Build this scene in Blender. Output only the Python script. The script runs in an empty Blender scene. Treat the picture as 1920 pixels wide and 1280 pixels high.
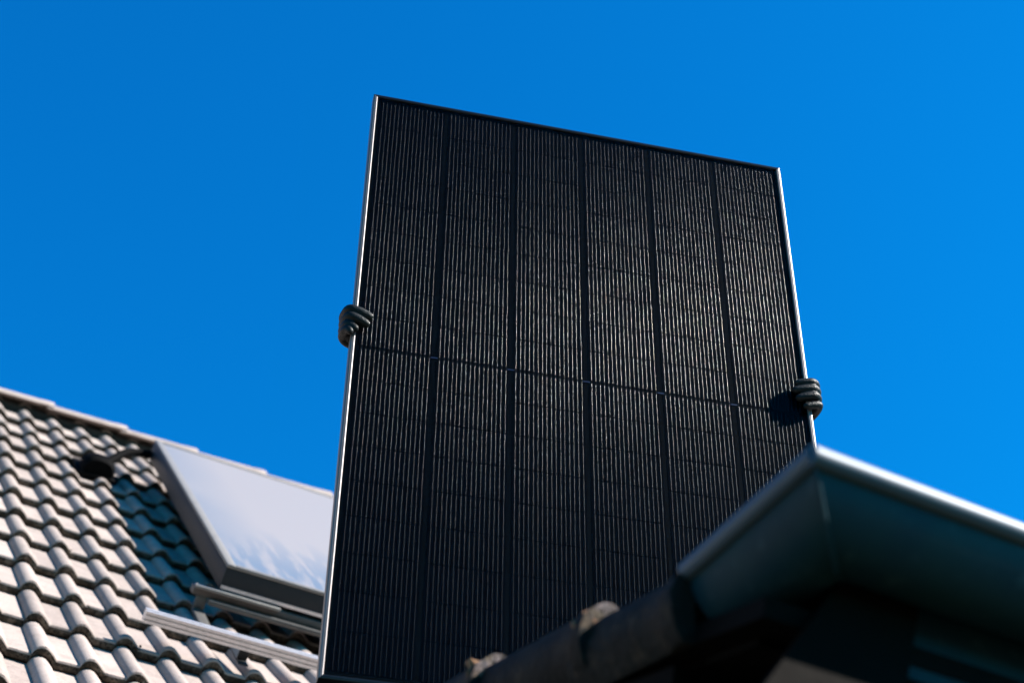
import bpy, bmesh, math, random
from mathutils import Vector, Matrix, noise as mnoise
R = math.radians
rnd = random.Random(7)
sc = bpy.context.scene
COL = sc.collection

# ------------------------------------------------------------------ camera, sky, sun, exposure
CAM_H = 1.6
cam_d = bpy.data.cameras.new('camera')
cam = bpy.data.objects.new('camera', cam_d); COL.objects.link(cam)
cam.location = (0, 0, CAM_H)
cam.rotation_euler = (R(90 + 42.298), 0, 0)
cam_d.sensor_width = 36.0
cam_d.lens = 3090 / 1920 * 36.0
cam_d.clip_start = 0.05; cam_d.clip_end = 2000
cam_d.dof.use_dof = True
cam_d.dof.focus_distance = 3.95
cam_d.dof.aperture_fstop = 3.0
sc.camera = cam

SUN = Vector((0.752, -0.085, 0.615)).normalized()
w = bpy.data.worlds.new('World'); sc.world = w; w.use_nodes = True
nt = w.node_tree; nt.nodes.clear()
out = nt.nodes.new('ShaderNodeOutputWorld'); bg = nt.nodes.new('ShaderNodeBackground')
sky = nt.nodes.new('ShaderNodeTexSky'); sky.sky_type = 'NISHITA'; sky.sun_disc = False
sky.sun_elevation = math.asin(SUN.z); sky.sun_rotation = math.atan2(SUN.x, SUN.y)
sky.altitude = 300; sky.air_density = 0.85; sky.dust_density = 0.0; sky.ozone_density = 3.0
# the photograph's deep azure grade: one response per channel for the whole sky
sepc = nt.nodes.new('ShaderNodeSeparateColor'); comb = nt.nodes.new('ShaderNodeCombineColor')
nt.links.new(sky.outputs[0], sepc.inputs[0])
for ch, k, g_ in ((0, 0.006, 0.9), (1, 0.565, 1.12), (2, 1.04, 0.88)):
    pw_ = nt.nodes.new('ShaderNodeMath'); pw_.operation = 'POWER'; pw_.inputs[1].default_value = g_
    mu_ = nt.nodes.new('ShaderNodeMath'); mu_.operation = 'MULTIPLY'; mu_.inputs[1].default_value = k
    nt.links.new(sepc.outputs[ch], pw_.inputs[0]); nt.links.new(pw_.outputs[0], mu_.inputs[0]); nt.links.new(mu_.outputs[0], comb.inputs[ch])
nt.links.new(comb.outputs[0], bg.inputs[0])
bg.inputs[1].default_value = 0.095
nt.links.new(bg.outputs[0], out.inputs[0])
sd = bpy.data.lights.new('sun', 'SUN'); sd.energy = 5.0; sd.angle = R(0.53); sd.color = (1.0, 0.94, 0.87)
so = bpy.data.objects.new('sun', sd); COL.objects.link(so)
so.rotation_euler = SUN.to_track_quat('Z', 'Y').to_euler(); so.location = SUN * 50
sc.view_settings.view_transform = 'Standard'; sc.view_settings.look = 'None'
sc.view_settings.exposure = 1.7; sc.view_settings.gamma = 1.0
sc.view_settings.use_curve_mapping = False
sc.cycles.max_bounces = 8

# ------------------------------------------------------------------ frames of reference (metres)
UP = Vector((0, 0, 1))
RW = Vector((0.8737, 0.4864, 0)).normalized()          # along ridges and eaves
AW = Vector((-RW.y, RW.x, 0))                          # level, away from the viewer
def frame(o, x, y, z):
    m = Matrix((x, y, z)).transposed().to_4x4(); m.translation = o; return m
SL = R(48.025)
ROOF = frame(Vector((-1.7201, 4.8447, 3.3894 + CAM_H)), RW, AW * math.cos(SL) + UP * math.sin(SL),
             UP * math.cos(SL) - AW * math.sin(SL))   # x along ridge, y up the slope, z off the roof
PX = Vector((0.9736, 0.2284, -0.0015)).normalized(); PZ = Vector((0.011, -0.0402, 0.9991))
PY = PZ.cross(PX).normalized(); PZ = PX.cross(PY)
PANEL = frame(Vector((0.1682, 2.9842, 1.6988 + CAM_H)), PX, PY, PZ)   # x right, y away, z up
CORNER = Vector((0.3566, 1.5315, 1.2143 + CAM_H))
EXT = frame(CORNER, RW, AW, UP)                        # annexe: x along its eave, y away, z up

# ------------------------------------------------------------------ materials
def mat(name, base, rough=0.6, metal=0.0, spec=0.5, noise=None, bump=0.0, bscale=60, detail=5, coords='Object', var=0.0, ramp=(0.35, 0.65)):
    """noise = list of (scale, colour, amount-ramp)"""
    m = bpy.data.materials.new(name); m.use_nodes = True
    t = m.node_tree; b = t.nodes['Principled BSDF']
    b.inputs['Roughness'].default_value = rough; b.inputs['Metallic'].default_value = metal
    b.inputs['Specular IOR Level'].default_value = spec
    tc = t.nodes.new('ShaderNodeTexCoord')
    cur = t.nodes.new('ShaderNodeRGB'); cur.outputs[0].default_value = (*base, 1); cur = cur.outputs[0]
    oi = t.nodes.new('ShaderNodeObjectInfo')
    vec = tc.outputs[coords]
    ad = t.nodes.new('ShaderNodeVectorMath'); ad.operation = 'ADD'
    mu = t.nodes.new('ShaderNodeMath'); mu.operation = 'MULTIPLY'; mu.inputs[1].default_value = 37.0
    t.links.new(oi.outputs['Random'], mu.inputs[0]); t.links.new(vec, ad.inputs[0]); t.links.new(mu.outputs[0], ad.inputs[1])
    vec = ad.outputs[0]
    for (s, c, lo, hi) in (noise or []):
        n = t.nodes.new('ShaderNodeTexNoise'); n.inputs['Scale'].default_value = s; n.inputs['Detail'].default_value = detail
        n.inputs['Roughness'].default_value = 0.62
        t.links.new(vec, n.inputs['Vector'])
        r = t.nodes.new('ShaderNodeMapRange'); r.inputs[1].default_value = lo; r.inputs[2].default_value = hi
        t.links.new(n.outputs[0], r.inputs[0])
        x = t.nodes.new('ShaderNodeMix'); x.data_type = 'RGBA'
        t.links.new(r.outputs[0], x.inputs[0]); t.links.new(cur, x.inputs[6]); x.inputs[7].default_value = (*c, 1)
        cur = x.outputs[2]
    if var:
        h = t.nodes.new('ShaderNodeHueSaturation'); r = t.nodes.new('ShaderNodeMapRange')
        r.inputs[3].default_value = 1 - var; r.inputs[4].default_value = 1 + var
        t.links.new(oi.outputs['Random'], r.inputs[0]); t.links.new(r.outputs[0], h.inputs['Value'])
        t.links.new(cur, h.inputs['Color']); cur = h.outputs[0]
    t.links.new(cur, b.inputs['Base Color'])
    if bump:
        n = t.nodes.new('ShaderNodeTexNoise'); n.inputs['Scale'].default_value = bscale; n.inputs['Detail'].default_value = 6
        t.links.new(vec, n.inputs['Vector'])
        k = t.nodes.new('ShaderNodeBump'); k.inputs['Strength'].default_value = bump; k.inputs['Distance'].default_value = 0.004
        t.links.new(n.outputs[0], k.inputs['Height']); t.links.new(k.outputs[0], b.inputs['Normal'])
    return m

M = {}
M['tile'] = mat('weathered_concrete_tile', (0.285, 0.236, 0.212), 0.88, spec=0.05, noise=[(2.2, (0.24, 0.20, 0.18), .45, .65), (11, (0.225, 0.186, 0.168), .5, .68), (55, (0.31, 0.265, 0.24), .5, .75), (190, (0.085, 0.07, 0.06), .60, .70)], bump=0.4, bscale=240, var=0.12)
M['tile_edge'] = mat('grimy_tile_edge', (0.115, 0.093, 0.074), 0.9, spec=0.1, noise=[(26, (0.038, 0.031, 0.024), .40, .58), (110, (0.012, 0.011, 0.009), .50, .62)], bump=0.9, bscale=150)
M['moss'] = mat('dark_moss', (0.014, 0.014, 0.01), 1.0, noise=[(80, (0.036, 0.028, 0.018), .5, .65)], bump=1, bscale=200)
M['under'] = mat('roof_underlay', (0.02, 0.02, 0.022), 0.9, noise=[(5, (0.03, 0.028, 0.027), .4, .6)])
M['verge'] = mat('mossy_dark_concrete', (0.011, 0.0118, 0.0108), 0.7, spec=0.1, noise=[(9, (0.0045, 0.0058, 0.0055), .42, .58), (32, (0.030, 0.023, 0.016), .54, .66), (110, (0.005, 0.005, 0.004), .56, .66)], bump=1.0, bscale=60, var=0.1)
M['verge_end'] = mat('sunlit_worn_tile_end', (0.15, 0.115, 0.11), 0.9, spec=0.1, noise=[(38, (0.09, 0.065, 0.045), .42, .56), (150, (0.02, 0.016, 0.013), .5, .62)], bump=0.8, bscale=120)  # worn ends, far paler than the verge: sunlight on them put into the colour
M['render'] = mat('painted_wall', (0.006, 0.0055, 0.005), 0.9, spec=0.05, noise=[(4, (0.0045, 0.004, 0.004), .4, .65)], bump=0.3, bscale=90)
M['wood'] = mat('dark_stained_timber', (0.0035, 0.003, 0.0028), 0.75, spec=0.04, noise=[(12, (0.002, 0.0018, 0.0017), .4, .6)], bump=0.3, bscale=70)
M['zinc'] = mat('shaded_zinc_gutter', (0.011, 0.034, 0.041), 0.5, spec=0.07, noise=[(7, (0.008, 0.027, 0.038), .42, .62), (40, (0.024, 0.050, 0.060), .58, .72)], bump=0.15, bscale=20)  # zinc darkened: the shade on the gutter belly is put into the colour
M['zinc_bead'] = mat('lit_zinc_rim', (0.062, 0.085, 0.11), 0.5, metal=0.15, spec=0.22, noise=[(20, (0.055, 0.08, 0.11), .45, .7)], bump=0.1, bscale=30)  # paler and bluer than the belly: light on the rim put into the colour
M['alu'] = mat('brushed_aluminium', (0.62, 0.60, 0.60), 0.42, metal=0.8, noise=[(60, (0.5, 0.49, 0.49), .45, .7)])
M['alu_grey'] = mat('dull_grey_casing', (0.020, 0.023, 0.026), 0.5, metal=0.1, spec=0.12, noise=[(25, (0.024, 0.026, 0.028), .45, .7)], bump=0.08, bscale=60)
M['cover'] = mat('grey_cover_strip', (0.17, 0.16, 0.15), 0.5, metal=0.2, spec=0.3, noise=[(25, (0.14, 0.132, 0.125), .45, .7)])
M['mortar'] = mat('crumbling_mortar', (0.24, 0.13, 0.075), 0.95, spec=0.1, noise=[(60, (0.10, 0.055, 0.03), .42, .58), (150, (0.02, 0.013, 0.009), .52, .64)], bump=0.8, bscale=120)
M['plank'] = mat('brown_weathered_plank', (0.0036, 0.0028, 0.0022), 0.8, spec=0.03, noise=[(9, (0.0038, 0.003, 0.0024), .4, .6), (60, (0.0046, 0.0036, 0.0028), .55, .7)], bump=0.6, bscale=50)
M['bracket'] = mat('dull_bracket_metal', (0.085, 0.08, 0.075), 0.5, metal=0.2, spec=0.2, noise=[(25, (0.065, 0.062, 0.06), .45, .7)])
M['frame_black'] = mat('black_anodised_frame', (0.009, 0.009, 0.0102), 0.3, metal=0.5, noise=[(40, (0.0066, 0.0066, 0.0078), .4, .6)])
M['rubber'] = mat('black_rubber', (0.002, 0.002, 0.0023), 0.75, spec=0.03, noise=[(30, (0.003, 0.003, 0.003), .4, .6)])
M['glove'] = mat('dark_work_glove', (0.0035, 0.0055, 0.0062), 0.5, spec=0.16, noise=[(60, (0.006, 0.0085, 0.009), .4, .6)], bump=0.45, bscale=200)
M['cloth'] = mat('dark_work_clothes', (0.009, 0.011, 0.0175), 0.9, noise=[(20, (0.013, 0.015, 0.0225), .4, .6)], bump=0.5, bscale=120)
M['skin'] = mat('skin', (0.225, 0.135, 0.099), 0.55, noise=[(20, (0.207, 0.117, 0.0855), .4, .6)])
M['hair'] = mat('brown_hair', (0.014, 0.0088, 0.006), 0.6, noise=[(80, (0.008, 0.0052, 0.004), .4, .6)], bump=0.5)
M['cell'] = mat('solar_cell', (0.00035, 0.0005, 0.0012), 0.35, spec=0.01, noise=[(6, (0.0005, 0.0007, 0.0015), .4, .6)], var=0.25)
M['back'] = mat('black_backsheet', (0.0006, 0.0014, 0.0020), 0.5, spec=0.01, noise=[(10, (0.0005, 0.0012, 0.0016), .4, .6)])
M['ribbon'] = mat('tinned_ribbon', (0.004, 0.012, 0.03), 0.35, metal=0.6, noise=[(300, (0.15, 0.18, 0.225), .60, .68)])
M['grass'] = mat('lawn', (0.021, 0.03, 0.012), 0.95, noise=[(0.6, (0.03, 0.036, 0.015), .4, .6), (9, (0.012, 0.0192, 0.0072), .4, .6)], bump=0.6, bscale=20)

def mat_wire():
    m = bpy.data.materials.new('busbar_wire'); m.use_nodes = True; t = m.node_tree; b = t.nodes['Principled BSDF']
    tc = t.nodes.new('ShaderNodeTexCoord')
    mp = t.nodes.new('ShaderNodeMapping'); mp.inputs['Scale'].default_value = (1.0, 1.0, 0.7)
    t.links.new(tc.outputs['Object'], mp.inputs[0])
    n = t.nodes.new('ShaderNodeTexNoise'); n.inputs['Scale'].default_value = 520; n.inputs['Detail'].default_value = 3
    t.links.new(mp.outputs[0], n.inputs['Vector'])
    r = t.nodes.new('ShaderNodeValToRGB')
    e = r.color_ramp.elements; e[0].position = .36; e[0].color = (.004, .010, .014, 1); e[1].position = .70; e[1].color = (.036, .032, .031, 1)  # dotted glints and a bluish sky tint painted into the wire colour
    k = e.new(.5); k.color = (.0078, .0098, .012, 1)
    t.links.new(n.outputs[0], r.inputs[0]); 
    n2 = t.nodes.new('ShaderNodeTexNoise'); n2.inputs['Scale'].default_value = 90
    t.links.new(tc.outputs['Object'], n2.inputs['Vector'])
    r2 = t.nodes.new('ShaderNodeValToRGB'); e = r2.color_ramp.elements
    e[0].position = .38; e[0].color = (.55, .95, 1.0, 1); e[1].position = .62; e[1].color = (1.0, .78, .76, 1); k = e.new(.5); k.color = (.9, .92, .95, 1)
    t.links.new(n2.outputs[0], r2.inputs[0])
    x = t.nodes.new('ShaderNodeMix'); x.data_type = 'RGBA'; x.blend_type = 'MULTIPLY'; x.inputs[0].default_value = 1
    t.links.new(r.outputs[0], x.inputs[6]); t.links.new(r2.outputs[0], x.inputs[7]); t.links.new(x.outputs[2], b.inputs['Base Color'])
    b.inputs['Metallic'].default_value = 0.9; b.inputs['Roughness'].default_value = 0.23
    bu = t.nodes.new('ShaderNodeBump'); bu.inputs['Strength'].default_value = 0.03; bu.inputs['Distance'].default_value = 0.0006
    t.links.new(n.outputs[0], bu.inputs['Height']); t.links.new(bu.outputs[0], b.inputs['Normal'])
    return m
M['wire'] = mat_wire()

def mat_pane(name, ior=1.25, rough=0.05, tint=(1, 1, 1)):
    m = bpy.data.materials.new(name); m.use_nodes = True; t = m.node_tree; t.nodes.clear()
    o = t.nodes.new('ShaderNodeOutputMaterial'); mx = t.nodes.new('ShaderNodeMixShader')
    lw = t.nodes.new('ShaderNodeLayerWeight'); lw.inputs['Blend'].default_value = 0.5
    pw = t.nodes.new('ShaderNodeMath'); pw.operation = 'POWER'; pw.inputs[1].default_value = 5.0
    fr = t.nodes.new('ShaderNodeMath'); fr.operation = 'MULTIPLY_ADD'; fr.inputs[1].default_value = 0.35; fr.inputs[2].default_value = 0.002
    t.links.new(lw.outputs['Facing'], pw.inputs[0]); t.links.new(pw.outputs[0], fr.inputs[0])
    tr = t.nodes.new('ShaderNodeBsdfTransparent'); tr.inputs[0].default_value = (*tint, 1)
    g = t.nodes.new('ShaderNodeBsdfGlossy'); g.inputs['Roughness'].default_value = rough
    t.links.new(fr.outputs[0], mx.inputs[0]); t.links.new(tr.outputs[0], mx.inputs[1]); t.links.new(g.outputs[0], mx.inputs[2])
    t.links.new(mx.outputs[0], o.inputs[0]); return m
M['pane'] = mat_pane('anti_reflective_glass', 1.12, 0.12)

def mat_collector():
    m = bpy.data.materials.new('dusty_painted_sky_glass'); m.use_nodes = True; t = m.node_tree; b = t.nodes['Principled BSDF']
    tc = t.nodes.new('ShaderNodeTexCoord')
    mp = t.nodes.new('ShaderNodeMapping'); mp.inputs['Scale'].default_value = (16, 2.2, 1)
    mp.inputs['Rotation'].default_value = (0, 0, R(8))
    t.links.new(tc.outputs['Object'], mp.inputs[0])
    n = t.nodes.new('ShaderNodeTexNoise'); n.inputs['Scale'].default_value = 1.0; n.inputs['Detail'].default_value = 6; n.inputs['Roughness'].default_value = .65
    t.links.new(mp.outputs[0], n.inputs['Vector'])
    n2 = t.nodes.new('ShaderNodeTexNoise'); n2.inputs['Scale'].default_value = 1.6; n2.inputs['Detail'].default_value = 4
    t.links.new(tc.outputs['Object'], n2.inputs['Vector'])
    # runs of dried dust are stronger towards the lower end of the glass
    sp = t.nodes.new('ShaderNodeSeparateXYZ'); t.links.new(tc.outputs['Object'], sp.inputs[0])
    mr = t.nodes.new('ShaderNodeMapRange'); mr.inputs[1].default_value = 0.85; mr.inputs[2].default_value = 0.12
    mr.inputs[3].default_value = 0.0; mr.inputs[4].default_value = 1.0
    t.links.new(sp.outputs['Y'], mr.inputs[0])
    th = t.nodes.new('ShaderNodeMapRange'); th.inputs[1].default_value = .46; th.inputs[2].default_value = .58
    t.links.new(n.outputs[0], th.inputs[0])
    inv = t.nodes.new('ShaderNodeMath'); inv.operation = 'SUBTRACT'; inv.inputs[0].default_value = 1.0; t.links.new(th.outputs[0], inv.inputs[1])
    mu = t.nodes.new('ShaderNodeMath'); mu.operation = 'MULTIPLY'; t.links.new(inv.outputs[0], mu.inputs[0]); t.links.new(mr.outputs[0], mu.inputs[1])
    # a darker, bluer strip along the left edge
    le = t.nodes.new('ShaderNodeMapRange'); le.inputs[1].default_value = .30; le.inputs[2].default_value = .02
    t.links.new(sp.outputs['X'], le.inputs[0])
    lm = t.nodes.new('ShaderNodeMath'); lm.operation = 'MULTIPLY'; t.links.new(le.outputs[0], lm.inputs[0]); t.links.new(n2.outputs[0], lm.inputs[1])
    ad = t.nodes.new('ShaderNodeMath'); ad.operation = 'MAXIMUM'; t.links.new(mu.outputs[0], ad.inputs[0]); t.links.new(lm.outputs[0], ad.inputs[1])
    ad.use_clamp = True
    x = t.nodes.new('ShaderNodeMix'); x.data_type = 'RGBA'
    x.inputs[6].default_value = (.205, .187, .182, 1); x.inputs[7].default_value = (.095, .12, .155, 1)  # sky reflection and sun scatter put into the pale base colour
    t.links.new(ad.outputs[0], x.inputs[0]); t.links.new(x.outputs[2], b.inputs['Base Color'])
    b.inputs['Roughness'].default_value = 0.42; b.inputs['Specular IOR Level'].default_value = 0.5
    b.inputs['Coat Weight'].default_value = 0.15; b.inputs['Coat Roughness'].default_value = 0.15
    return m
M['collector_glass'] = mat_collector()

# ------------------------------------------------------------------ mesh helpers
class MB:
    def __init__(s): s.v = []; s.f = []; s.m = []
    def add(s, vs, fs, mi=0, T=None):
        o = len(s.v); s.v += [(T @ Vector(v)) if T else Vector(v) for v in vs]
        s.f += [tuple(i + o for i in f) for f in fs]; s.m += [mi] * len(fs) if isinstance(mi, int) else list(mi)
        return s
    def box(s, a, b, mi=0, T=None, bev=0.0):
        x0, y0, z0 = a; x1, y1, z1 = b
        if not bev:
            return s.add([(x0,y0,z0),(x1,y0,z0),(x1,y1,z0),(x0,y1,z0),(x0,y0,z1),(x1,y0,z1),(x1,y1,z1),(x0,y1,z1)],
                  [(0,3,2,1),(4,5,6,7),(0,1,5,4),(1,2,6,5),(2,3,7,6),(3,0,4,7)], mi, T)
        bm = bmesh.new(); r = bmesh.ops.create_cube(bm, size=1.0)
        for v in bm.verts:
            v.co = ((v.co.x + .5) * (x1 - x0) + x0, (v.co.y + .5) * (y1 - y0) + y0, (v.co.z + .5) * (z1 - z0) + z0)
        bmesh.ops.bevel(bm, geom=bm.edges[:], offset=bev, segments=2, profile=.5, affect='EDGES')
        bm.verts.ensure_lookup_table(); bm.verts.index_update()
        vs = [v.co.copy() for v in bm.verts]; fs = [[v.index for v in f.verts] for f in bm.faces]; bm.free()
        return s.add(vs, fs, mi, T)
    def extrude(s, prof, p0, p1, xa, ya, mi=0, caps=True, closed=True):
        """sweep a closed 2D profile (list of (a,b)) from p0 to p1 with axes xa, ya"""
        n = len(prof); vs = []
        for p in (p0, p1):
            for a, b in prof: vs.append(Vector(p) + Vector(xa) * a + Vector(ya) * b)
        fs = [(i, (i + 1) % n, n + (i + 1) % n, n + i) for i in range(n if closed else n - 1)]
        if caps: fs += [tuple(range(n))[::-1], tuple(range(n, 2 * n))]
        return s.add(vs, fs, mi)
    def tube(s, pts, rad, n=10, mi=0, flat=1.0, caps=True):
        pts = [Vector(p) for p in pts]; vs = []; fs = []
        if not hasattr(rad, '__len__'): rad = [rad] * len(pts)
        t0 = (pts[1] - pts[0]).normalized(); ref = Vector((0, 0, 1)) if abs(t0.z) < .9 else Vector((1, 0, 0))
        nx = t0.cross(ref).normalized()
        P = list(pts); Q = list(rad)
        if caps:
            a, b = pts[0], pts[-1]; ta = t0; tb = (pts[-1] - pts[-2]).normalized()
            P = [a - ta * Q[0] * .95, a - ta * Q[0] * .6] + P + [b + tb * Q[-1] * .6, b + tb * Q[-1] * .95]
            Q = [Q[0] * .25, Q[0] * .8] + Q + [Q[-1] * .8, Q[-1] * .25]
        for i, p in enumerate(P):
            t = (P[min(i + 1, len(P) - 1)] - P[max(i - 1, 0)]).normalized()
            nx = (nx - t * nx.dot(t)).normalized(); ny = t.cross(nx)
            for k in range(n):
                a = 2 * math.pi * k / n; vs.append(p + nx * math.cos(a) * Q[i] + ny * math.sin(a) * Q[i] * flat)
        for i in range(len(P) - 1):
            for k in range(n):
                fs.append((i * n + k, i * n + (k + 1) % n, (i + 1) * n + (k + 1) % n, (i + 1) * n + k))
        fs += [tuple(range(n))[::-1], tuple(range((len(P) - 1) * n, len(P) * n))]
        return s.add(vs, fs, mi)
    def mesh(s, name, mats, smooth=True, angle=40):
        me = bpy.data.meshes.new(name); me.from_pydata([tuple(v) for v in s.v], [], s.f)
        for m in mats: me.materials.append(m)
        me.polygons.foreach_set('material_index', s.m); me.update()
        bm = bmesh.new(); bm.from_mesh(me); bmesh.ops.recalc_face_normals(bm, faces=bm.faces[:])
        if smooth:
            for f in bm.faces: f.smooth = True
            for e in bm.edges:
                e.smooth = not (len(e.link_faces) == 2 and e.calc_face_angle(0) > R(angle))
        bm.to_mesh(me); bm.free()
        return me
    def obj(s, name, mats, parent=None, **kw):
        return link(name, s.mesh(name, mats if isinstance(mats, (list, tuple)) else [mats], **kw), parent)

def link(name, data, parent=None, matrix=None):
    o = bpy.data.objects.new(name, data); COL.objects.link(o)
    if parent: o.parent = parent
    if matrix is not None: o.matrix_local = matrix
    return o
def thing(name, label, cat, matrix, group=None):
    o = link(name, None, None, matrix); o.empty_display_size = .1
    o['label'] = label; o['category'] = cat
    if group: o['group'] = group
    return o
def tag(o, label, cat, group=None):
    o['label'] = label; o['category'] = cat
    if group: o['group'] = group
    return o
def smooth_path(pts, rads, k=5):
    out, ro = [], []
    P = [Vector(p) for p in pts]; n = len(P)
    for i in range(n - 1):
        p0, p1, p2, p3 = P[max(i - 1, 0)], P[i], P[i + 1], P[min(i + 2, n - 1)]
        for j in range(k):
            t = j / k; t2 = t * t; t3 = t2 * t
            out.append(.5 * ((2 * p1) + (p2 - p0) * t + (2 * p0 - 5 * p1 + 4 * p2 - p3) * t2 + (3 * p1 - p0 - 3 * p2 + p3) * t3))
            ro.append(rads[i] * (1 - t) + rads[i + 1] * t)
    out.append(P[-1]); ro.append(rads[-1]); return out, ro
def bake_remesh(mb, name, mats, parent, voxel, smooth_it=2):
    o = mb.obj(name, mats, parent)
    md = o.modifiers.new('r', 'REMESH'); md.mode = 'VOXEL'; md.voxel_size = voxel; md.use_smooth_shade = True
    if smooth_it:
        ms = o.modifiers.new('s', 'SMOOTH'); ms.iterations = smooth_it; ms.factor = .5
    dg = bpy.context.evaluated_depsgraph_get(); me = bpy.data.meshes.new_from_object(o.evaluated_get(dg))
    o.modifiers.clear(); o.data = me
    if not me.materials:
        for m in (mats if isinstance(mats, (list, tuple)) else [mats]): me.materials.append(m)
    me.polygons.foreach_set('use_smooth', [True] * len(me.polygons))
    return o

# ------------------------------------------------------------------ ground
g = MB(); N = 24; S = 1200
vs = []; fs = []
for j in range(N + 1):
    for i in range(N + 1): vs.append(((i / N - .5) * S, (j / N - .5) * S, 0))
for j in range(N):
    for i in range(N): a = j * (N + 1) + i; fs.append((a, a + 1, a + N + 2, a + N + 1))
g.add(vs, fs); go = g.obj('ground', M['grass']); go['kind'] = 'structure'

# ------------------------------------------------------------------ main house
house = thing('house', 'house with a steep roof of pale grey concrete tiles rising at the left', 'house', ROOF)
RH = 0.031
def prof_z(x):          # x relative to tile origin: rolls at 0 and .15
    best = -RH
    for c in (0.0, 0.15, 0.30, -0.15):
        d = x - c; w_ = 0.034 if d < 0 else 0.044
        u = abs(d) / w_
        if u < 1:
            k = math.sqrt(max(0, 1 - u ** 2.3)) if d < 0 else (0.5 + 0.5 * math.cos(math.pi * u)) * .55 + math.sqrt(1 - u * u) * .45
            best = max(best, -RH + RH * k)
    return best
XS = [-.0345, -.0335, -.030, -.023, -.012, 0, .011, .021, .030, .037, .044, .056, .085,
      .112, .1158, .120, .127, .138, .15, .161, .171, .180, .187, .194, .206, .235, .2637]
def tile_mb(seed, mb=None, T=None, L=0.405):
    r = random.Random(seed); mb = mb or MB(); n = len(XS)
    jy = [r.uniform(-.0015, .0015) for _ in XS]; jz = [r.uniform(-.003, .0015) for _ in XS]
    for k in range(2):                                    # worn notches on the lower edge
        c = r.choice([.035, .185, .1, .2]); a = r.uniform(.001, .006)
        for i, x in enumerate(XS):
            u = abs(x - c) / .018
            if u < 1: jy[i] += a * (1 - u); jz[i] += a * .6 * (1 - u)
    rows = [(L, 0, 'b'), (.006, -.0315, 'j'), (.0005, -.0275, 'j'), (-.0005, -.008, ''), (.0035, -.0012, ''), (.010, 0, ''),
            (.12, 0, ''), (.25, 0, ''), (L, 0, '')]
    vs = []
    slope = -.0338 / .335
    for ri, (y, dz, k) in enumerate(rows):
        for i, x in enumerate(XS):
            z = prof_z(x) + slope * max(y, 0)
            yy = y
            if ri == 0: z -= .016
            elif ri in (1, 2): z += dz + jz[i]; yy += jy[i]
            elif ri in (3, 4, 5): z += dz; yy += jy[i]
            vs.append((x, yy, z))
    fs = []; mi = []
    for q in range(len(rows) - 1):
        for i in range(n - 1):
            fs.append((q * n + i, q * n + i + 1, (q + 1) * n + i + 1, (q + 1) * n + i))
            mi.append(1 if q <= 2 else 0)
    for i in range(n - 1):
        q = len(rows) - 1; fs.append((q * n + i, q * n + i + 1, i + 1, i)); mi.append(0)
    fs.append(tuple(q * n for q in range(len(rows)))); mi.append(0)
    fs.append(tuple(q * n + n - 1 for q in range(len(rows)))[::-1]); mi.append(0)
    return mb.add(vs, fs, mi, T)
TV = [tile_mb(s).mesh('roof_tile', [M['tile'], M['tile_edge']], angle=50) for s in range(7)]
CRS = .335; NR = 9
bulk = MB()
def tile_T(i, j, seed):
    r = random.Random(seed)
    return Matrix.Translation((i * .3 + r.uniform(-.0015, .0015), j * CRS + r.uniform(-.005, .005), r.uniform(-.001, .003))) @ Matrix.Rotation(r.uniform(-.008, .008), 4, 'Z') @ Matrix.Rotation(r.uniform(-.007, .004), 4, 'X')
ncount = 0
for j in range(-13, NR):
    for i in range(-18, 26):
        seed = i * 131 + j * 17 + 5
        x = i * .3
        near = (-.61 < x < 2.5 and j >= -5 and (x < 1.3 or j > 3))
        if x > 2.6 and j < -7: continue                      # annexe stands there
        if near:
            o = link('roof_tile', TV[seed % 7], house, tile_T(i, j, seed)); ncount += 1
        else:
            tile_mb(seed % 7, bulk, tile_T(i, j, seed))
o = bulk.obj('roof_tiles', [M['tile'], M['tile_edge']], house, angle=50); o['kind'] = 'stuff'
# last course, cut under the ridge
for i in range(-18, 26):
    seed = i * 77 + 3; mb = tile_mb(seed % 7, L=.10)
    link('roof_tile', mb.mesh('roof_tile', [M['tile'], M['tile_edge']]), house, tile_T(i, NR, seed))
# moss lumps at some joints
ms = MB()
for k in range(70):
    i = rnd.randint(-4, 9); j = rnd.randint(-5, 3); c = i * .15 + rnd.choice([.032, .038, .028]); y = j * CRS
    for q in range(rnd.randint(3, 7)):
        p = Vector((c + rnd.uniform(-.018, .018), y - rnd.uniform(-.001, .006), prof_z((c) % .3) - rnd.uniform(.004, .024)))
        r_ = rnd.uniform(.002, .0052); bm = bmesh.new(); bmesh.ops.create_icosphere(bm, subdivisions=1, radius=r_)
        bm.verts.index_update()
        ms.add([(v.co.x * rnd.uniform(.7, 1.5) + p.x, v.co.y + p.y, v.co.z * rnd.uniform(.6, 1.2) + p.z) for v in bm.verts], [[v.index for v in f.verts] for f in bm.faces]); bm.free()
o = ms.obj('moss', M['moss'], house); o['kind'] = 'stuff'
# deck under the tiles, both slopes, gable walls
YR = 3.03; dk = MB()
dk.box((-5.6, -4.5, -.13), (7.9, YR, -.075))
dk.obj('roof_deck', M['under'], house, smooth=False)
inv = ROOF.inverted()
ridge_w = ROOF @ Vector((0, YR + .08, -.06)); back = MB()
b0 = inv @ ridge_w
dn = (inv.to_3x3() @ (AW * math.cos(SL) - UP * math.sin(SL)))
nb = (inv.to_3x3() @ (AW * math.sin(SL) + UP * math.cos(SL)))
back.add([b0 + Vector((x, 0, 0)) + dn * a + nb * c for x in (-5.6, 7.9) for a in (0.02, 5.5) for c in (0, -.06)],
         [(0, 1, 3, 2), (4, 6, 7, 5), (0, 2, 6, 4), (1, 5, 7, 3), (0, 4, 5, 1), (2, 3, 7, 6)])
back.obj('rear_roof_slope', M['tile'], house, smooth=False)
wl = MB(); wT = inv
def wpt(r, a, z): return inv @ (RW * r + AW * a + UP * z)
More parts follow.
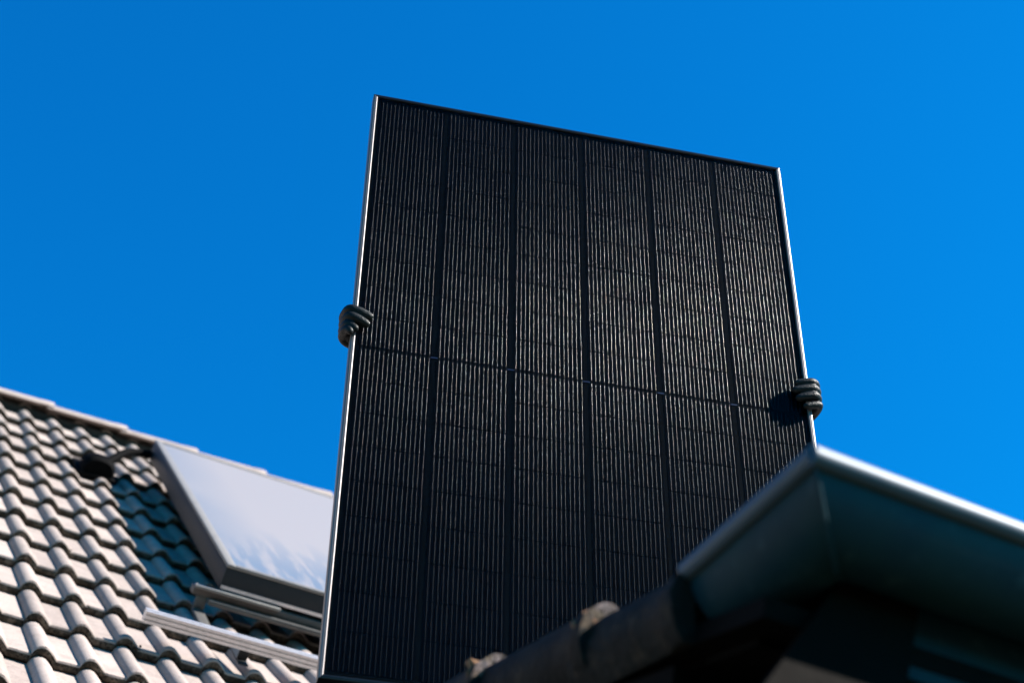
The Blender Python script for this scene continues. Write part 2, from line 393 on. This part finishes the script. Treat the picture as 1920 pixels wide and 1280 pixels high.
O0 = ROOF.translation; r0 = O0.dot(RW); a0 = O0.dot(AW)
ea = a0 - 4.2 * math.cos(SL); ez = O0.z - 4.2 * math.sin(SL) - .2
ra = a0 + 3.1 * math.cos(SL); rz = O0.z + 3.1 * math.sin(SL) - .25
ba = ra + (ra - ea)
for rr in (r0 - 5.3, r0 + 7.4):
    wl.add([wpt(rr + d, a, z) for d in (0, .3) for (a, z) in ((ea, -.1), (ea, ez), (ra, rz), (ba, ez), (ba, -.1))],
           [(0, 1, 2, 3, 4), (9, 8, 7, 6, 5)] + [(k, (k + 1) % 5, 5 + (k + 1) % 5, 5 + k)[::-1] for k in range(5)])
for aa in (ea, ba - .3):
    wl.add([wpt(r0 + x, aa + y, z) for z in (-.1, ez - .02) for (x, y) in ((-5.0, .0), (7.4, .0), (7.4, .3), (-5.0, .3))],
           [(0, 3, 2, 1), (4, 5, 6, 7), (0, 1, 5, 4), (1, 2, 6, 5), (2, 3, 7, 6), (3, 0, 4, 7)])
wl.obj('wall', M['render'], house, smooth=False)
# ridge caps
def ridge_mesh(seed):
    r = random.Random(seed); n = 12; mb = MB(); vs = []
    for k, (x, s_, lift) in enumerate([(0.0, 1.0, .006), (.006, 1.012, .009), (.055, 1.01, .008), (.085, 1.0, .005), (.435, .975, -.006)]):
        for ring in (0, 1):
            for q in range(n + 1):
                a = math.pi * q / n; t = (.122 - ring * .018) * s_
                # rounded cap shape, axis along x, legs pointing down
                yy = -math.cos(a) * t; zz = math.sin(a) ** .8 * t * .52 + lift + r.uniform(-.0006, .0006)
                vs.append((x, yy, zz))
    m = n + 1; fs = []
    for k in range(4):
        o = k * 2 * m; p = (k + 1) * 2 * m
        for q in range(n):
            fs.append((o + q, o + q + 1, p + q + 1, p + q)); fs.append((o + m + q, p + m + q, p + m + q + 1, o + m + q + 1))
        fs.append((o, p, p + m, o + m)); fs.append((o + n, o + m + n, p + m + n, p + n))
    for o in (0, 8 * m):
        for q in range(n): fs.append((o + q, o + m + q, o + m + q + 1, o + q + 1))
    return mb.add(vs, fs).mesh('ridge_tile', [M['tile']])
RT = [ridge_mesh(k) for k in range(3)]
rot_ridge = Matrix.Rotation(-SL, 4, 'X')      # level the cap
for k in range(-13, 19):
    x = .2586 - .405 + k * .405
    T = Matrix.Translation((x, YR + .02, -.060)) @ rot_ridge @ Matrix.Rotation(rnd.uniform(-.004, .004), 4, 'Y') @ Matrix.Translation((.43, 0, 0)) @ Matrix.Rotation(math.pi, 4, 'Z')
    o = link('ridge_tile', RT[k % 3], house, T)
rb = MB(); rb.box((-5.6, YR - .02, -.10), (7.9, YR + .05, -.02)); rb.obj('ridge_batten', M['under'], house, smooth=False)

# ------------------------------------------------------------------ solar thermal collector on the roof
def on_roof(x, y, z): return ROOF @ Matrix.Translation((x, y, z))
CX, CYb, CYt, CH = .668, -.10, 2.04, .19
def collector(x0, label):
    c = thing('solar_collector', label, 'solar collector', on_roof(x0, CYb, 0), 'flat solar collectors on the tiled roof')
    Wc, Lc, D = 1.16, CYt - CYb, .095
    z1 = CH; z0 = CH - D
    body = MB(); body.box((0, 0, z0), (Wc, Lc, z1 - .012), bev=.003); body.obj('casing', M['alu_grey'], c)
    for (a, b) in (((0, -.002, z1 - .011), (.034, Lc + .002, z1 + .002)), ((Wc - .034, -.002, z1 - .011), (Wc, Lc + .002, z1 + .002)),
                   ((.0345, -.002, z1 - .011), (Wc - .0345, .026, z1 + .002)), ((.0345, Lc - .03, z1 - .011), (Wc - .0345, Lc + .002, z1 + .002))):
        m = MB(); m.box(a, b, bev=.002); m.obj('cover_strip', M['cover'], c)
    gl = MB(); gl.box((.0345, .0265, z1 - .0105), (Wc - .0345, Lc - .0305, z1 - .002)); gl.obj('glass', M['collector_glass'], c, smooth=False)
    # base trim along the foot
    tr = MB(); tr.box((.004, -.006, z0 + .004), (Wc - .004, -.0005, z0 + .016)); tr.obj('trim', M['alu'], c)
    return c
c1 = collector(CX, 'flat solar collector with hazy pale glass on the tiled roof beside the black pipe')
c2 = collector(CX + 1.20, 'flat solar collector behind the black panel, on the right of the other collector')
# bracket rail under the collectors
br = thing('collector_bracket', 'dull aluminium bracket rail carrying the foot of the grey collector', 'bracket', on_roof(CX - .09, -.085, 0))
m = MB(); m.box((0, -.028, .052), (2.6, .022, .082), bev=.004); m.obj('rail', M['bracket'], br)
m = MB(); m.box((.06, -.062, .036), (2.6, -.034, .056), bev=.005); m.obj('lower_rail', M['bracket'], br)
m = MB(); m.box((.0, -.05, .083), (.33, -.022, .094), bev=.002); m.obj('clamp_plate', M['cover'], br)
for x in (.02, .92, 1.8):
    m = MB(); m.box((x, -.30, -.008), (x + .042, -.03, .006), bev=.002); m.box((x, -.03, -.008), (x + .042, -.018, .052), bev=.002)
    m.obj('leg', M['bracket'], br)
# loose mounting rail lying lower down
rl = thing('mounting_rail', 'bright grooved aluminium rail fixed across the tiles below the collector', 'mounting rail', on_roof(.325, -.665, .055))
pr = [(0, 0), (.0, .010), (.006, .010), (.006, .016), (0, .016), (0, .026), (.006, .026), (.006, .031), (0, .031), (0, .040), (.012, .040), (.012, .034), (.026, .034), (.026, .040), (.040, .040),
      (.040, .0), (.030, 0), (.030, .004), (.010, .004), (.010, 0)]
pr = [(a * 1.0, b) for a, b in pr]
m = MB(); m.extrude(pr, (0, 0, 0), (2.9, 0, 0), (0, 1, 0), (0, 0, 1)); m.obj('rail_profile', M['alu'], rl, smooth=False)
for x in (.35, 1.25, 2.15):
    m = MB(); m.box((x, .001, -.05), (x + .035, .30, -.044), bev=.001); m.box((x, .041, -.05), (x + .035, .047, .03), bev=.001); m.obj('roof_hook', M['alu_grey'], rl)
# vent tile and pipe
vp = thing('vent_pipe', 'black rubber hood with a curved pipe running into the collector corner', 'vent pipe', on_roof(.42, 1.76, 0) @ Matrix.Scale(.85, 4))
m = MB()
vs = []; fs = []
n = 12; ln = [(0.0, .085, .105), (.03, .10, .125), (.12, .10, .12), (.22, .085, .08), (.32, .06, .0)]
for (y, hw, h) in ln:
    for k in range(n + 1):
        a = math.pi * k / n; vs.append((-math.cos(a) * hw * (abs(math.cos(a)) ** -.25 if abs(math.cos(a)) > .05 else 1) * .96, y, math.sin(a) ** .6 * h - .03))
for q in range(len(ln) - 1):
    for k in range(n): fs.append((q * (n + 1) + k, q * (n + 1) + k + 1, (q + 1) * (n + 1) + k + 1, (q + 1) * (n + 1) + k))
fs.append(tuple(range(n + 1)))
m.add(vs, fs); m.obj('hood', M['rubber'], vp)
m = MB(); m.box((-.115, -.02, -.030), (.115, .30, -.006), bev=.004); m.obj('flashing', M['rubber'], vp)
pts, rr = smooth_path([(.02, .04, .055), (.07, .11, .085), (.13, .19, .12), (.20, .25, .135), (.29, .28, .14), (.42, .28, .135)], [.027, .026, .024, .022, .021, .021])
m = MB(); m.tube(pts, rr, 12); m.obj('pipe', M['rubber'], vp)
m = MB(); m.tube([(.262, .272, .138), (.280, .277, .139)], [.027, .027], 12, caps=False); m.obj('pipe_clip', M['rubber'], vp)

# ------------------------------------------------------------------ annexe in the foreground
ann = thing('annexe', 'low annexe in deep shade with a shallow tiled roof in the right foreground', 'building', EXT)
P15 = R(15.6); dy = Vector((0, math.cos(P15), math.sin(P15))); dz = Vector((0, -math.sin(P15), math.cos(P15)))
VX = -.017
V0 = Vector((VX, 0, -.077))                    # top edge line of the verge at y = 0
def verge_frame(s): return frame(V0 + dy * s, Vector((1, 0, 0)), dy, dz)
def verge_mesh(seed, L=.395):
    r = random.Random(seed); mb = MB()
    prof = [(.022, -.106), (.008, -.090), (-.001, -.066), (-.002, -.046), (.004, -.027), (.013, -.012), (.026, -.003), (.038, .0), (.050, -.003), (.058, -.012), (.062, -.028), (.085, -.030), (.15, -.030)]
    inn = [(.15, -.048), (.05, -.048), (.036, -.030), (.026, -.050), (.032, -.104)]
    P = prof + inn; n = len(P); vs = []; np_ = len(prof)
    ys = [0, .006, .028, .040, L * .3, L * .5, L * .7, L * .87, L]
    for y in ys:
        flare = .0075 if y <= .028 else .0
        for k, (a, b) in enumerate(P):
            q = Vector((a * 30, y * 14 + seed * 7.3, b * 30))
            d = mnoise.noise(q) * .0035 if 0 < k < np_ - 3 else 0
            j = r.uniform(-.0018, .0018) if y <= .006 else 0
            out = -(flare + d) if k < 5 else 0
            vs.append((a + out + .006 * y / L * (k < 5), y + j, b + (flare * .6 + d if 4 <= k < 10 else 0) - (.006 * y / L)))
    fs = []; mi = []
    for q in range(len(ys) - 1):
        for k in range(n): fs.append((q * n + k, q * n + (k + 1) % n, (q + 1) * n + (k + 1) % n, (q + 1) * n + k)); mi.append(0)
    fs.append((0, 1, 2, 3, n - 3, n - 2, n - 1)[::-1]); mi.append(0)
    fs.append(tuple(range(3, n - 2))[::-1]); mi.append(1); e_ = (len(ys) - 1) * n; fs.append(tuple(range(e_, e_ + n))); mi.append(0)
    return mb.add(vs, fs, mi).mesh('verge_tile', [M['verge'], M['verge_end']])
VT = [verge_mesh(k) for k in range(3)]
# lower ends: joint at s = .505 seen in the picture, one course = .335
tilt = Matrix.Rotation(R(-1.5), 4, 'X')
short = verge_mesh(9, .285); short.materials[1] = M['verge']
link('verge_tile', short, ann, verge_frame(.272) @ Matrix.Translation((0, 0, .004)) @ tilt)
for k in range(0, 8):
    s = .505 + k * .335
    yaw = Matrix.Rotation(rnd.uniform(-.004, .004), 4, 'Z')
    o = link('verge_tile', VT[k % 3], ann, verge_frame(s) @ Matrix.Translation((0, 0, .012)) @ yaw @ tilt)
# roof tiles of the annexe: the tile beside the verge sticks up at every joint
T2 = lambda i, k: verge_frame(.505 + k * .335 - .012) @ Matrix.Translation((.120 + i * .3, 0, -.016)) @ Matrix.Rotation(R(0), 4, 'X')
ab = MB()
for i in range(0, 15):
    for k in range(-1, 8):
        if i < 1 and k < 0: continue
        if i < 1 or (i < 3 and k < 3): link('roof_tile', TV[(i * 5 + k) % 7], ann, T2(i, k))
        else: tile_mb((i * 5 + k) % 7, ab, T2(i, k))
o = ab.obj('roof_tiles', [M['tile'], M['tile_edge']], ann, angle=50); o['kind'] = 'stuff'
# mortar lumps under each verge joint
for k in range(0, 4):
    s = .505 + k * .335; mm = MB(); r = random.Random(k)
    for q in range(26):
        bm = bmesh.new(); bmesh.ops.create_icosphere(bm, subdivisions=2, radius=r.uniform(.004, .009)); bm.verts.index_update()
        p = V0 + dy * (s + r.uniform(.002, .030)) + dz * r.uniform(-.045, .000) + Vector((r.uniform(-.006, .03) , 0, 0))
        mm.add([p + v.co * (1 + .35 * mnoise.noise(v.co * 160 + Vector((q, k, 0)))) for v in bm.verts], [[v.index for v in f.verts] for f in bm.faces]); bm.free()
    bake_remesh(mm, 'mortar', M['mortar'], ann, .0035, 1)
# deck, soffit, barge board, rafters, walls
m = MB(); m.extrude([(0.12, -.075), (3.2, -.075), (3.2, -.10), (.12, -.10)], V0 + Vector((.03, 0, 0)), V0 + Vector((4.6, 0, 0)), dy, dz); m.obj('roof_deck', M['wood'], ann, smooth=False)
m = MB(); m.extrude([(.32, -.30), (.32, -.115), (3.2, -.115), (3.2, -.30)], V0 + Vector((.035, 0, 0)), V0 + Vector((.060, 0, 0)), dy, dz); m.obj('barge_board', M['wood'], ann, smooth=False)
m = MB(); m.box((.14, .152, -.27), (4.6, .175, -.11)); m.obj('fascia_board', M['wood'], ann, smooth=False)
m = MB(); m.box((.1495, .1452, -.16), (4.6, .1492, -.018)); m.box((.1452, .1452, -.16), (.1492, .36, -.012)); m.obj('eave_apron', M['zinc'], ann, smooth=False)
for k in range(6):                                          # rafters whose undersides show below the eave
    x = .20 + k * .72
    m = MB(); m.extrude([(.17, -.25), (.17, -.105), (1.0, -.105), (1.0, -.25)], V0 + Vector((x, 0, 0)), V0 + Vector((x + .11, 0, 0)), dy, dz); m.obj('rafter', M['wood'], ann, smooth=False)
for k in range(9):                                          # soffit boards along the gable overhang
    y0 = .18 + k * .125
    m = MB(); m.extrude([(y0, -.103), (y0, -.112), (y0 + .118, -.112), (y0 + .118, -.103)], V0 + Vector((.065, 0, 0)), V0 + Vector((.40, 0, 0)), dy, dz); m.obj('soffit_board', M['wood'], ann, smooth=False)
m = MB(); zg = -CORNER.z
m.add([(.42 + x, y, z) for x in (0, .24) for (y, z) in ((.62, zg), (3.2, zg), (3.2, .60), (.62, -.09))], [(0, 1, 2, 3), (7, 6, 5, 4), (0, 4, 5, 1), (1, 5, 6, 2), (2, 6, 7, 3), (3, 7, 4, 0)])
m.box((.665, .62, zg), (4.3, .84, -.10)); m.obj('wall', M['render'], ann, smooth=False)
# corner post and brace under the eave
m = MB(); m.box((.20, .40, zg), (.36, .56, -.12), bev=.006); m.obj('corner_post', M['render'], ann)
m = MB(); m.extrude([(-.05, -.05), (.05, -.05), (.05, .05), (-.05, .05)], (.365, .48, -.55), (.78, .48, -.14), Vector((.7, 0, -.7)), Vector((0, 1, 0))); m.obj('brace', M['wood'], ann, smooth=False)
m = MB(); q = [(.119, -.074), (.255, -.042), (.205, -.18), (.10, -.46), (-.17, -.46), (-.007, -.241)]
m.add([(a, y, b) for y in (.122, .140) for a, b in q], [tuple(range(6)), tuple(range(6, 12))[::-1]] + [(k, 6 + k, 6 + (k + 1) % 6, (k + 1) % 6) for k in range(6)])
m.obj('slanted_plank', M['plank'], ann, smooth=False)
# gutter, half round, mitred at the corner
gr = .072; segs = 18
def gut_prof(th=0.0):
    pts = []
    for k in range(segs + 1):
        a = math.pi * k / segs; pts.append((gr - math.cos(a) * (gr - th), -math.sin(a) * (gr - th)))
    return pts
gut = link('gutter', None, ann)
def gutter_arm(name, ends, inner, prof_pts):
    """ends: (p0, p1, mitre0, mitre1) along a line; inner = inward axis; mitre shifts along line per unit inward"""
    (p0, p1, d, m0, m1) = ends; vs = []
    P = prof_pts; n = len(P)
    for p, mm_ in ((p0, m0), (p1, m1)):
        for (a, b) in P: vs.append(Vector(p) + inner * a + UP * b + d * (a * mm_))
    fs = [(i, (i + 1) % n, n + (i + 1) % n, n + i) for i in range(n)]
    return vs, fs
ringp = gut_prof(0.0) + gut_prof(0.0025)[::-1]
L_ARM = .264
bpy.data.objects.remove(gut)
X1 = Vector((1, 0, 0)); Y1 = Vector((0, 1, 0))
gz = Vector((0, 0, -.014))
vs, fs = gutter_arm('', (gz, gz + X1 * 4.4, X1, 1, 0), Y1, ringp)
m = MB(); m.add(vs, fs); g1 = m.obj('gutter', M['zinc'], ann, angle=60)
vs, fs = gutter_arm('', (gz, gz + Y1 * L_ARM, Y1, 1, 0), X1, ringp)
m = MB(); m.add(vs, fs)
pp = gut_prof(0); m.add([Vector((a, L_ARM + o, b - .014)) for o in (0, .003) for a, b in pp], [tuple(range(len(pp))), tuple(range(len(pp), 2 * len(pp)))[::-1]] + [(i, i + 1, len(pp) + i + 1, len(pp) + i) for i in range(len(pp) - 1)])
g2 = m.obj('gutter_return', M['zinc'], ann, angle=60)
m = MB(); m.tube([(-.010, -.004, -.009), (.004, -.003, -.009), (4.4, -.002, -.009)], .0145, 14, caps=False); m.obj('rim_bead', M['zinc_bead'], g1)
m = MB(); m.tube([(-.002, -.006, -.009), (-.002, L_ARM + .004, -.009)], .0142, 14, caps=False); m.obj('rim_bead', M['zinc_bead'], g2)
m = MB()                                                     # soldered mitre seam
sp = [(gr - math.cos(math.pi * k / segs) * (gr + .0012), -math.sin(math.pi * k / segs) * (gr + .0012) - .014) for k in range(segs + 1)]
m.tube([(a, a, b) for a, b in sp[0:]], .003, 6); m.obj('mitre_seam', M['zinc'], g1)
for x in (.9, 1.7, 2.5):
    m = MB(); sp2 = [(x, gr - math.cos(math.pi * k / segs) * (gr + .003), -math.sin(math.pi * k / segs) * (gr + .003) - .014) for k in range(segs + 1)]
    m.tube(sp2, .004, 6); m.obj('gutter_bracket', M['zinc'], ann)

# ------------------------------------------------------------------ photovoltaic panel
pv = thing('solar_module', 'tall black photovoltaic panel held upright by two gloved hands', 'solar panel', PANEL)
W, H, D = 1.134, 1.722, .032
LIP = .0105
def frame_rail(p0, p1, inward, mlen, mats, name='frame_rail'):
    """outer edge line p0->p1 on the front face; inward = unit vector to the panel centre; mitred ends"""
    d = (p1 - p0).normalized()
    prof = [(0.0, D), (0.0, .0020), (.0007, .0007), (.002, 0.0), (.0048, -.0001), (.0054, .0009), (.0060, -.0002), (.0086, -.0004), (.0100, .0004), (.0106, .0018), (.0106, .0045), (.0035, .006), (.0035, D - .002), (.026, D - .002), (.026, D)]
    n = len(prof); vs = []
    for p, s_ in ((p0, 1), (p1, -1)):
        for a, b in prof: vs.append(p + inward * a + Vector((0, b, 0)) + d * s_ * min(a, .0106))
    fs = [(i, (i + 1) % n, n + (i + 1) % n, n + i) for i in range(n)] + [tuple(range(n))[::-1], tuple(range(n, 2 * n))]
    m = MB(); m.add(vs, fs); return m.obj(name, mats, pv, angle=30)
M['frame_side'] = mat('glint_side_rail', (0.14, 0.126, 0.125), 0.42, metal=0.3, spec=0.2, noise=[(50, (0.14, 0.125, 0.125), .45, .7)])  # black frame's sun glint on the long rails, put into a paler colour
tl, tr_, bl, br_ = Vector((-W/2, 0, H)), Vector((W/2, 0, H)), Vector((-W/2, 0, 0)), Vector((W/2, 0, 0))
frame_rail(bl, tl, Vector((1, 0, 0)), H, M['frame_side']); frame_rail(br_, tr_, Vector((-1, 0, 0)), H, M['frame_side'])
frame_rail(tl, tr_, Vector((0, 0, -1)), W, M['frame_black']); frame_rail(bl, br_, Vector((0, 0, 1)), W, M['frame_black'])
m = MB(); m.box((-W/2 + .004, .0052, .004), (W/2 - .004, .0058, H - .004)); m.obj('backsheet', M['back'], pv, smooth=False)
CW, PITCH = .1737, .18385
YT = .0215; MID = .006; RP = (H - 2 * YT - MID) / 18; CHh = RP - .0022
def cell_mesh():
    c = .004; hw = CW / 2; hh = CHh / 2
    o = [(-hw + c, -hh), (hw - c, -hh), (hw, -hh + c), (hw, hh), (-hw, hh), (-hw, -hh + c)]
    m = MB(); m.add([(x, .0, z) for x, z in o] + [(x, -.0004, z) for x, z in o], [(0, 1, 2, 3, 4, 5), (11, 10, 9, 8, 7, 6)] + [(k, 6 + k, 6 + (k + 1) % 6, (k + 1) % 6) for k in range(6)])
    return m.mesh('solar_cell', [M['cell']], smooth=False)
cm = cell_mesh()
zrow = []
for r_ in range(18):
    z = H - YT - RP * (r_ + .5) - (MID if r_ >= 9 else 0); zrow.append(z)
    for c in range(6):
        link('solar_cell', cm, pv, Matrix.Translation(((c - 2.5) * PITCH, .0049, z)))
wm = MB(); wr = .00040
for half in (0, 1):
    rows = zrow[half * 9:half * 9 + 9]; ztop = rows[0] + RP / 2 - .0005; zbot = rows[-1] - RP / 2 + .0005
    for c in range(6):
        offs = [[rnd.gauss(0, .00035) for _ in range(20)] for _ in range(16)]
        for k in range(16):
            x0 = (c - 2.5) * PITCH + (k - 7.5) * .01063
            pts = []; dxs = rnd.gauss(0, .0002)
            for q in range(9):
                zt = rows[q] + RP / 2; zb = rows[q] - RP / 2; dxq = dxs + rnd.gauss(0, .0001)
                a = .0022
                pts += [(x0 + dxq, zt - a), (x0 + dxq + rnd.gauss(0, .0001), (zt + zb) / 2), (x0 + dxq, zb + a)]
            n = 6
            for q in range(9):                               # one run per cell, dipping out of sight in the gap
                vs = []; fs = []; run = pts[q * 3:q * 3 + 3]
                for (x, z) in run:
                    for j in range(n):
                        a = math.pi * 2 * j / n; vs.append((x + math.cos(a) * wr, .0041 + math.sin(a) * wr, z))
                for i in range(2):
                    for j in range(n): fs.append((i * n + j, i * n + (j + 1) % n, (i + 1) * n + (j + 1) % n, (i + 1) * n + j))
                wm.add(vs, fs)
wo = wm.obj('busbar_wires', M['wire'], pv, angle=80); wo['kind'] = 'stuff'
for c in range(1, 6):                                        # short ribbons in the middle gap
    m = MB(); m.box(((c - 3) * PITCH - .0085, .0042, H / 2 - .002), ((c - 3) * PITCH + .0085, .0048, H / 2 + .002)); m.obj('ribbon', M['ribbon'], pv, smooth=False)
m = MB(); m.box((-W/2 + .0108, .0022, .0108), (W/2 - .0108, .0030, H - .0108)); m.obj('glass', M['pane'], pv, smooth=False)
# junction boxes on the back
for x in (-.3, 0, .3):
    m = MB(); m.box((x - .03, .0062, H / 2 - .02), (x + .03, .022, H / 2 + .02), bev=.003); m.obj('junction_box', M['rubber'], pv)

# ------------------------------------------------------------------ the person holding it
pe = thing('person', 'person in dark clothes hidden behind the black panel, dark gloves gripping both its edges', 'person', PANEL)
def glove(sx, fingers, heel, name='glove'):
    mb = MB(); ow = .0215 if sx > 0 else .0150; wk = .5 if sx > 0 else .35
    wrist = Vector((heel[2], .150, heel[0]))
    E_ = sx * W / 2
    for (z, tipx, tz, rad, zoff) in fingers:
        e = abs(E_)
        mcp = (sx * (e + ow - .017), .082 if sx > 0 else .052, z - .022 + zoff); pip = (sx * (e + ow), .038, z - .004 + zoff * .5)
        mid = (sx * (e + ow), .006, z + .004); dip = (sx * (e + .007), -.013, z + .002)
        tip = (sx * tipx, -.0115, z + tz)
        if e - tipx > .02: pts = [wrist * wk + Vector(mcp) * (1 - wk), mcp, pip, mid, dip, ((dip[0] + tip[0]) / 2, -.0135, z + tz * .5 + .001), tip]; rr = [.019 if sx > 0 else .015, rad * 1.12, rad * 1.08, rad, rad * .98, rad * 1.04, rad * .84]
        else: pts = [wrist * wk + Vector(mcp) * (1 - wk), mcp, pip, mid, (sx * (e + ow * .6), -.008, z), tip]; rr = [.019, rad * 1.12, rad * 1.08, rad, rad * .95, rad * .85]
        p, r_ = smooth_path(pts, rr, 5); mb.tube(p, r_, 14)
    zm = sum(f[0] for f in fingers) / len(fingers)
    # palm and heel
    p, r_ = smooth_path([wrist, (heel[2] + sx * .012, .11, zm - (.035 if sx > 0 else .0)), (sx * (.574 if sx > 0 else .518), .070, zm + (.008 if sx > 0 else .05))], [.026, .032, .028], 5); mb.tube(p, r_, 16)
    for h in heel[1]:
        p, r_ = smooth_path(h[0], h[1], 4); mb.tube(p, r_, 14)
    # thumb on the back of the panel
    p, r_ = smooth_path([(sx * (.560 if sx > 0 else .53), .11, zm + .01), (sx * (.545 if sx > 0 else .53), .075, zm + .022), (sx * .52, .052, zm + .03), (sx * .495, .046, zm + .038)], [.019, .016, .014, .0125], 5); mb.tube(p, r_, 12)
    # cuff
    mb.tube([wrist + Vector((0, -.01, .01)), Vector((heel[2] - sx * .01, .2, heel[0] - .02))], [.033, .038], 16)
    return bake_remesh(mb, name, M['glove'], pe, .0019, 2)
glove(1, [(.953, .533, -.006, .0106, .02), (.933, .526, -.009, .0113, .02), (.912, .532, -.011, .0110, .02), (.891, .549, -.012, .0104, .022)], (.93, [], .545))
glove(-1, [(.951, .529, -.010, .0125, .030), (.930, .535, -.012, .0116, .030), (.911, .560, -.012, .0112, .030), (.896, .571, -.008, .0105, .030)],
      (.97, [([(-.550, .070, .97), (-.564, .045, .955), (-.570, .028, .925), (-.568, .026, .908), (-.565, .030, .900)], [.020, .017, .015, .014, .010])], -.44))
bd = MB()
def limb(pts, rads, k=4, n=14, flat=1.0):
    p, r_ = smooth_path(pts, rads, k); bd.tube(p, r_, n, flat=flat)
bdT = None
limb([(0, .62, .86), (0, .61, 1.05), (0, .60, 1.28), (0, .60, 1.40), (0, .60, 1.47)], [.15, .145, .165, .14, .07])
limb([(-.17, .60, 1.36), (0, .60, 1.40), (.17, .60, 1.36)], [.07, .09, .07])
limb([(0, .60, 1.44), (0, .585, 1.54)], [.06, .055])
for s in (-1, 1):
    limb([(s * .18, .60, 1.36), (s * .37, .56, 1.13), (s * .41, .47, .99)], [.066, .052, .046])
    limb([(s * .41, .47, .99), (s * (.49 if s > 0 else .43), .30, .90), (.535 if s > 0 else -.42, .19, .92)], [.046, .042, .034])
    limb([(s * .09, .62, .86), (s * .12, .60, .45), (s * .13, .64, .10)], [.092, .066, .046])
    limb([(s * .13, .66, .07), (s * .14, .50, .05)], [.045, .04])
    limb([(s * .09, .62, .90), (s * .10, .62, .80)], [.11, .10])
bake_remesh(bd, 'body', M['cloth'], pe, .012, 3)
hd = MB(); limb2 = smooth_path([(0, .575, 1.545), (0, .57, 1.60), (0, .575, 1.66), (0, .58, 1.70)], [.055, .074, .078, .055], 4); hd.tube(*limb2, 18)
hd.tube([(0, .505, 1.60), (0, .490, 1.585)], [.012, .013], 8)
for s in (-1, 1): hd.tube([(s * .074, .585, 1.62), (s * .078, .59, 1.59)], [.014, .011], 8)
bake_remesh(hd, 'head', M['skin'], pe, .006, 2)
hr = MB(); hr.tube(*smooth_path([(0, .61, 1.60), (0, .605, 1.66), (0, .585, 1.715)], [.074, .082, .066], 4), 16); bake_remesh(hr, 'hair', M['hair'], pe, .006, 1)
for s in (-1, 1):
    eb = MB(); eb.tube([(s * .030, .500, 1.628), (s * .034, .500, 1.628)], [.011, .011], 10); eb.obj('eye', M['rubber'], pe)
print('tiles', ncount)
